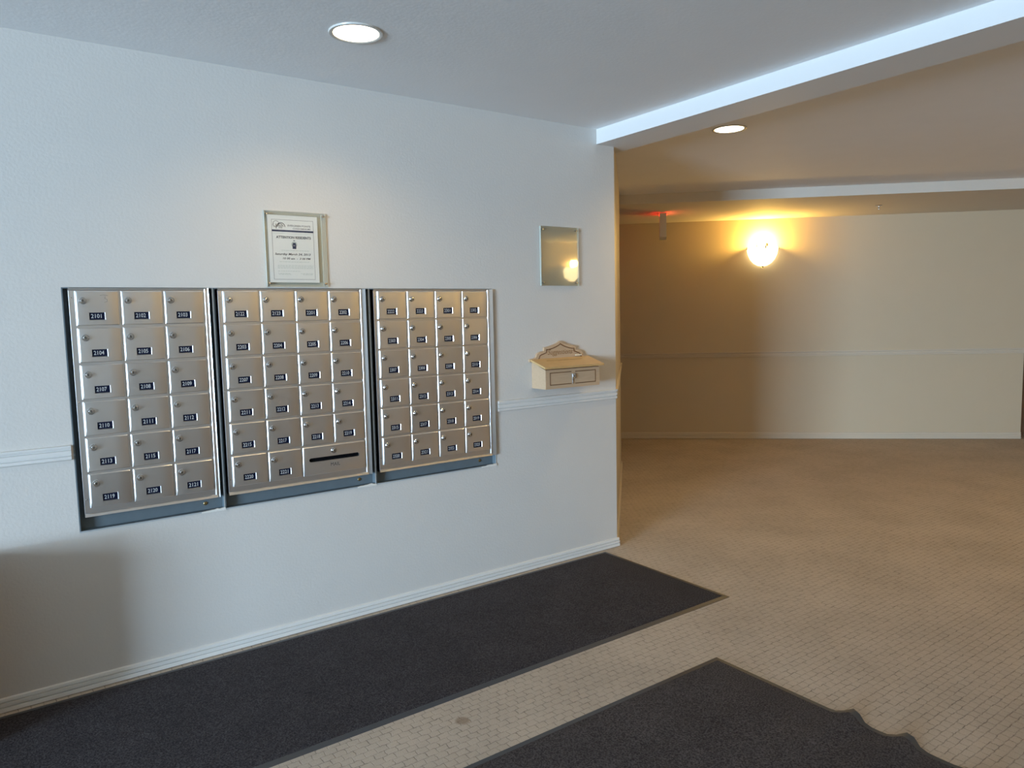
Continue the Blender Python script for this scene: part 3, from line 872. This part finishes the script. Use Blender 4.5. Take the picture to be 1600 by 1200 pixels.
# ------------------------------------------------------------------ wooden suggestion box
BX, BZ = 2.705, 1.055
sb = empty('suggestion_box', (BX, 0, BZ), 'small pine suggestion box with carved scalloped back above the chair rail', 'suggestion box')
def outline(s, top):
    """scalloped back panel, half outline mirrored; s shrinks it inward"""
    half = []
    for k in range(7):                      # ogee from the peak to the shoulder
        t = k / 6
        half.append((.118 * t, .262 - .034 * (t ** .8) - .004 * math.sin(PI * t)))
    half.append((.120, .208))
    for k in range(1, 7):
        a = PI / 2 * k / 6
        half.append((.120 + .055 * math.sin(a), .208 - .030 * (1 - math.cos(a))))
    for k in range(1, 6):
        a = PI / 2 * k / 5
        half.append((.175 + .047 * (1 - math.cos(a)), .178 - .012 * math.sin(a)))
    pts = [(-x, z) for x, z in half[::-1]] + half[1:]
    return pts
full = outline(0, 0)
b = MB(); b.prism([(-.198, 0.0), (.198, 0.0), (.198, .146), (.222, .150)] + [(p[0], p[1]) for p in full[::-1]] + [(-.222, .150), (-.198, .146)], -.016, -.001, ax='y')
bp_ = b.build('back_panel', M_PINE, sb)
b = MB()
ins = []
for i, p in enumerate(full):
    a, c = full[max(i - 1, 0)], full[min(i + 1, len(full) - 1)]
    t = Vector((c[0] - a[0], c[1] - a[1])).normalized(); nrm = Vector((t.y, -t.x))
    ins.append(Vector(p) + nrm * .016)
b.tube([(p.x * .96, -.0162, p.y) for p in ins[2:-2]], .0027, 6)
b.build('groove', M_GROOVE, bp_, 60)
link('lettering', text_mesh('Suggestions', M_CARVE, width=.185, height=.040, shear=.35), bp_, (0, -.0165, .195))
HBX, HDY = .200, -.130
b = MB()
tz = .112
b.prism([(-HDY * -1, 0.0), (-.016, 0.0), (-.016, .148), (HDY, tz - .005)], -HBX, HBX, ax='x')
bo = b.build('box_body', M_PINE, sb)
# lid, sloping forward, with a posting slot
def lidp(x, t, up):                          # t 0 at the back, 1 at the front
    y = -.015 + t * (-.152 + .015); z = .154 - t * .040
    return (x, y, z + up)
LW, th_ = .218, .011
b = MB()
s0, s1, t0, t1 = -.132, .142, .235, .315
X = [-LW, s0, s1, LW]; T = [0, t0, t1, 1]
for i in range(3):
    for k in range(3):
        if i == 1 and k == 1: continue
        for up in (0, th_):
            b.add([lidp(X[i], T[k], up), lidp(X[i + 1], T[k], up), lidp(X[i + 1], T[k + 1], up), lidp(X[i], T[k + 1], up)], [(0, 1, 2, 3)])
for (x0, u0_), (x1, u1_) in (((s0, t0), (s1, t0)), ((s1, t0), (s1, t1)), ((s1, t1), (s0, t1)), ((s0, t1), (s0, t0)),
                             ((-LW, 0), (LW, 0)), ((LW, 0), (LW, 1)), ((LW, 1), (-LW, 1)), ((-LW, 1), (-LW, 0))):
    b.add([lidp(x0, u0_, 0), lidp(x1, u1_, 0), lidp(x1, u1_, th_), lidp(x0, u0_, th_)], [(0, 1, 2, 3)])
ld_ = tag(b.build('lid', M_PINEH, sb), 'honey coloured sloping lid with posting slot')
b = MB().add([lidp(s0, t0, .001), lidp(s1, t0, .001), lidp(s1, t1, .001), lidp(s0, t1, .001)], [(0, 1, 2, 3)])  # brown sheet closes the slot in place of the dark inside
b.build('slot', M_GROOVE, ld_)
MB().box(.112, .160, -.023, -.0165, .172, .178, .001).build('hinge', M_IVORY, sb)
# front panel with two routed rectangles
fy = HDY - .0003
b = MB()
gz0, gz1, gx = .020, .092, .170
for (x0, x1) in ((-gx, -.014), (.014, gx)):
    b.box(x0, x1, fy - .0006, fy, gz1 - .0045, gz1); b.box(x0, x1, fy - .0006, fy, gz0, gz0 + .0045)
for x in (-gx, gx - .0045):
    b.box(x, x + .0045, fy - .0006, fy, gz0, gz1)
b.build('groove', M_GROOVE, bo)
lk = MB().box(-.012, .010, fy - .006, fy - .0002, .048, .080, .002).box(-.004, .003, fy - .013, fy - .006, .058, .076, .0015)
lk.tube([(-.010, fy - .008, .076), (-.010, fy - .012, .060), (-.006, fy - .012, .052)], .0022, 8)
lk.box(.010, .017, fy - .005, fy - .0002, .050, .078, .0015)
lk.box(-.008, .000, fy - .004, fy - .0002, .020, .047, .0015)
tag(lk.build('hasp', M_CHROME, sb), 'chrome hasp lock')

# ------------------------------------------------------------------ entrance mats
def mat_thing(name, x0, x1, y0, y1, label, wavy=False, pile=M_PILE):
    t = empty(name, ((x0 + x1) / 2, (y0 + y1) / 2, 0), label, 'floor mat')
    cx, cy = (x0 + x1) / 2, (y0 + y1) / 2
    nx, ny = 40, 60
    def edge(y):                              # bulges of the right-hand edge: (x shift, lift)
        if not wavy: return 0.0, 0.0
        s = l = 0
        for yc, a, wv in ((-1.972, .026, .036), (-2.165, .026, .036), (-2.42, .026, .05)):
            g = math.exp(-((y - yc) / wv) ** 2)
            s += a * g; l += a * 1.0 * g
        return s, l
    B = .025
    def P(u, v, top):
        x = x0 + (x1 - x0) * u; y = y0 + (y1 - y0) * v
        s, l = edge(y); k = max(0.0, 1 - (1 - u) * (x1 - x0) / .16) ** 1.5
        return (x + s * k - cx, y - cy, top + l * k)
    # border: bevelled rubber frame
    ub = B / (x1 - x0); vb = B / (y1 - y0)
    us = [0, ub] + [ub + (1 - 2 * ub) * i / 12 for i in range(1, 12)] + [1 - ub, 1]
    vsn = [0, vb] + [vb + (1 - 2 * vb) * i / ny for i in range(1, ny)] + [1 - vb, 1]
    def grid(f, inner):
        b = MB(); vs = []; idx = {}
        for i, u in enumerate(us):
            for j, v in enumerate(vsn):
                idx[i, j] = len(vs); vs.append(f(i, j, u, v))
        fs = []
        for i in range(len(us) - 1):
            for j in range(len(vsn) - 1):
                ed = i == 0 or j == 0 or i == len(us) - 2 or j == len(vsn) - 2
                if ed != inner: fs.append((idx[i, j], idx[i + 1, j], idx[i + 1, j + 1], idx[i, j + 1]))
        return b.add(vs, fs)
    def fb(i, j, u, v):
        ed = i in (0, len(us) - 1) or j in (0, len(vsn) - 1)
        return P(u, v, .0018 if ed else .0055)
    bo_ = grid(fb, False)
    # skirt down to the carpet
    for a_, c_ in [((0, 0), (1, 0)), ((1, 1), (0, 1))]:
        pass
    ring = [(u, 0) for u in us] + [(1, v) for v in vsn[1:]] + [(u, 1) for u in us[::-1][1:]] + [(0, v) for v in vsn[::-1][1:-1]]
    n = len(ring)
    vs = [P(u, v, .0018) for u, v in ring] + [(lambda q: (q[0], q[1], q[2] - .0015))(P(u, v, .0018)) for u, v in ring]
    bo_.add(vs, [(i, (i + 1) % n, n + (i + 1) % n, n + i) for i in range(n)])
    bo_.build('rubber_border', M_BAND, t, 60)
    def fp(i, j, u, v):
        ed = i in (1, len(us) - 2) or j in (1, len(vsn) - 2)
        return P(u, v, .0056 if ed else .0095)
    # pile a little thicker than the border, rounded at its own edge
    us2 = us; grid(fp, True).build('pile', pile, t, 60)
    return t
mat_thing('floor_mat', -3.0, 3.020, -0.978, -0.040, 'long charcoal mat lying against the baseboard under the mailboxes')
mat_thing('floor_mat', -2.2, 2.432, -3.05, -1.370, 'charcoal mat with rippled right edge in the foreground', True, M_PILE2)

# ------------------------------------------------------------------ unseen low cabinet added left of the frame to cast the wall's shadow
cb = empty('shadow_cabinet', (-.49, -.165, 0), 'unseen low oak cabinet added to cast the shadow left of the mailboxes', 'cabinet')
MB().box(-.36, .36, -.145, .145, .05, .61, .004).build('cabinet_body', M_OAK, cb)
MB().box(-.34, .34, -.125, .14, 0, .05).build('plinth', M_OAK, cb)
MB().box(-.375, .375, -.16, .148, .61, .635, .005).build('cabinet_top', M_OAK, cb)
for s in (-1, 1):
    d_ = MB().box(-.165, .165, -.016, 0, .075, .59, .003).build('cabinet_door', M_OAK, cb, None, (s * .172, -.1455, 0))
    MB().lathe([(0, -.026), (.011, -.023), (.013, -.016), (.006, -.010), (.006, 0)], (-s * .13, -.016, .42), 'y', 14).build('knob', M_CHROME, d_, 50)
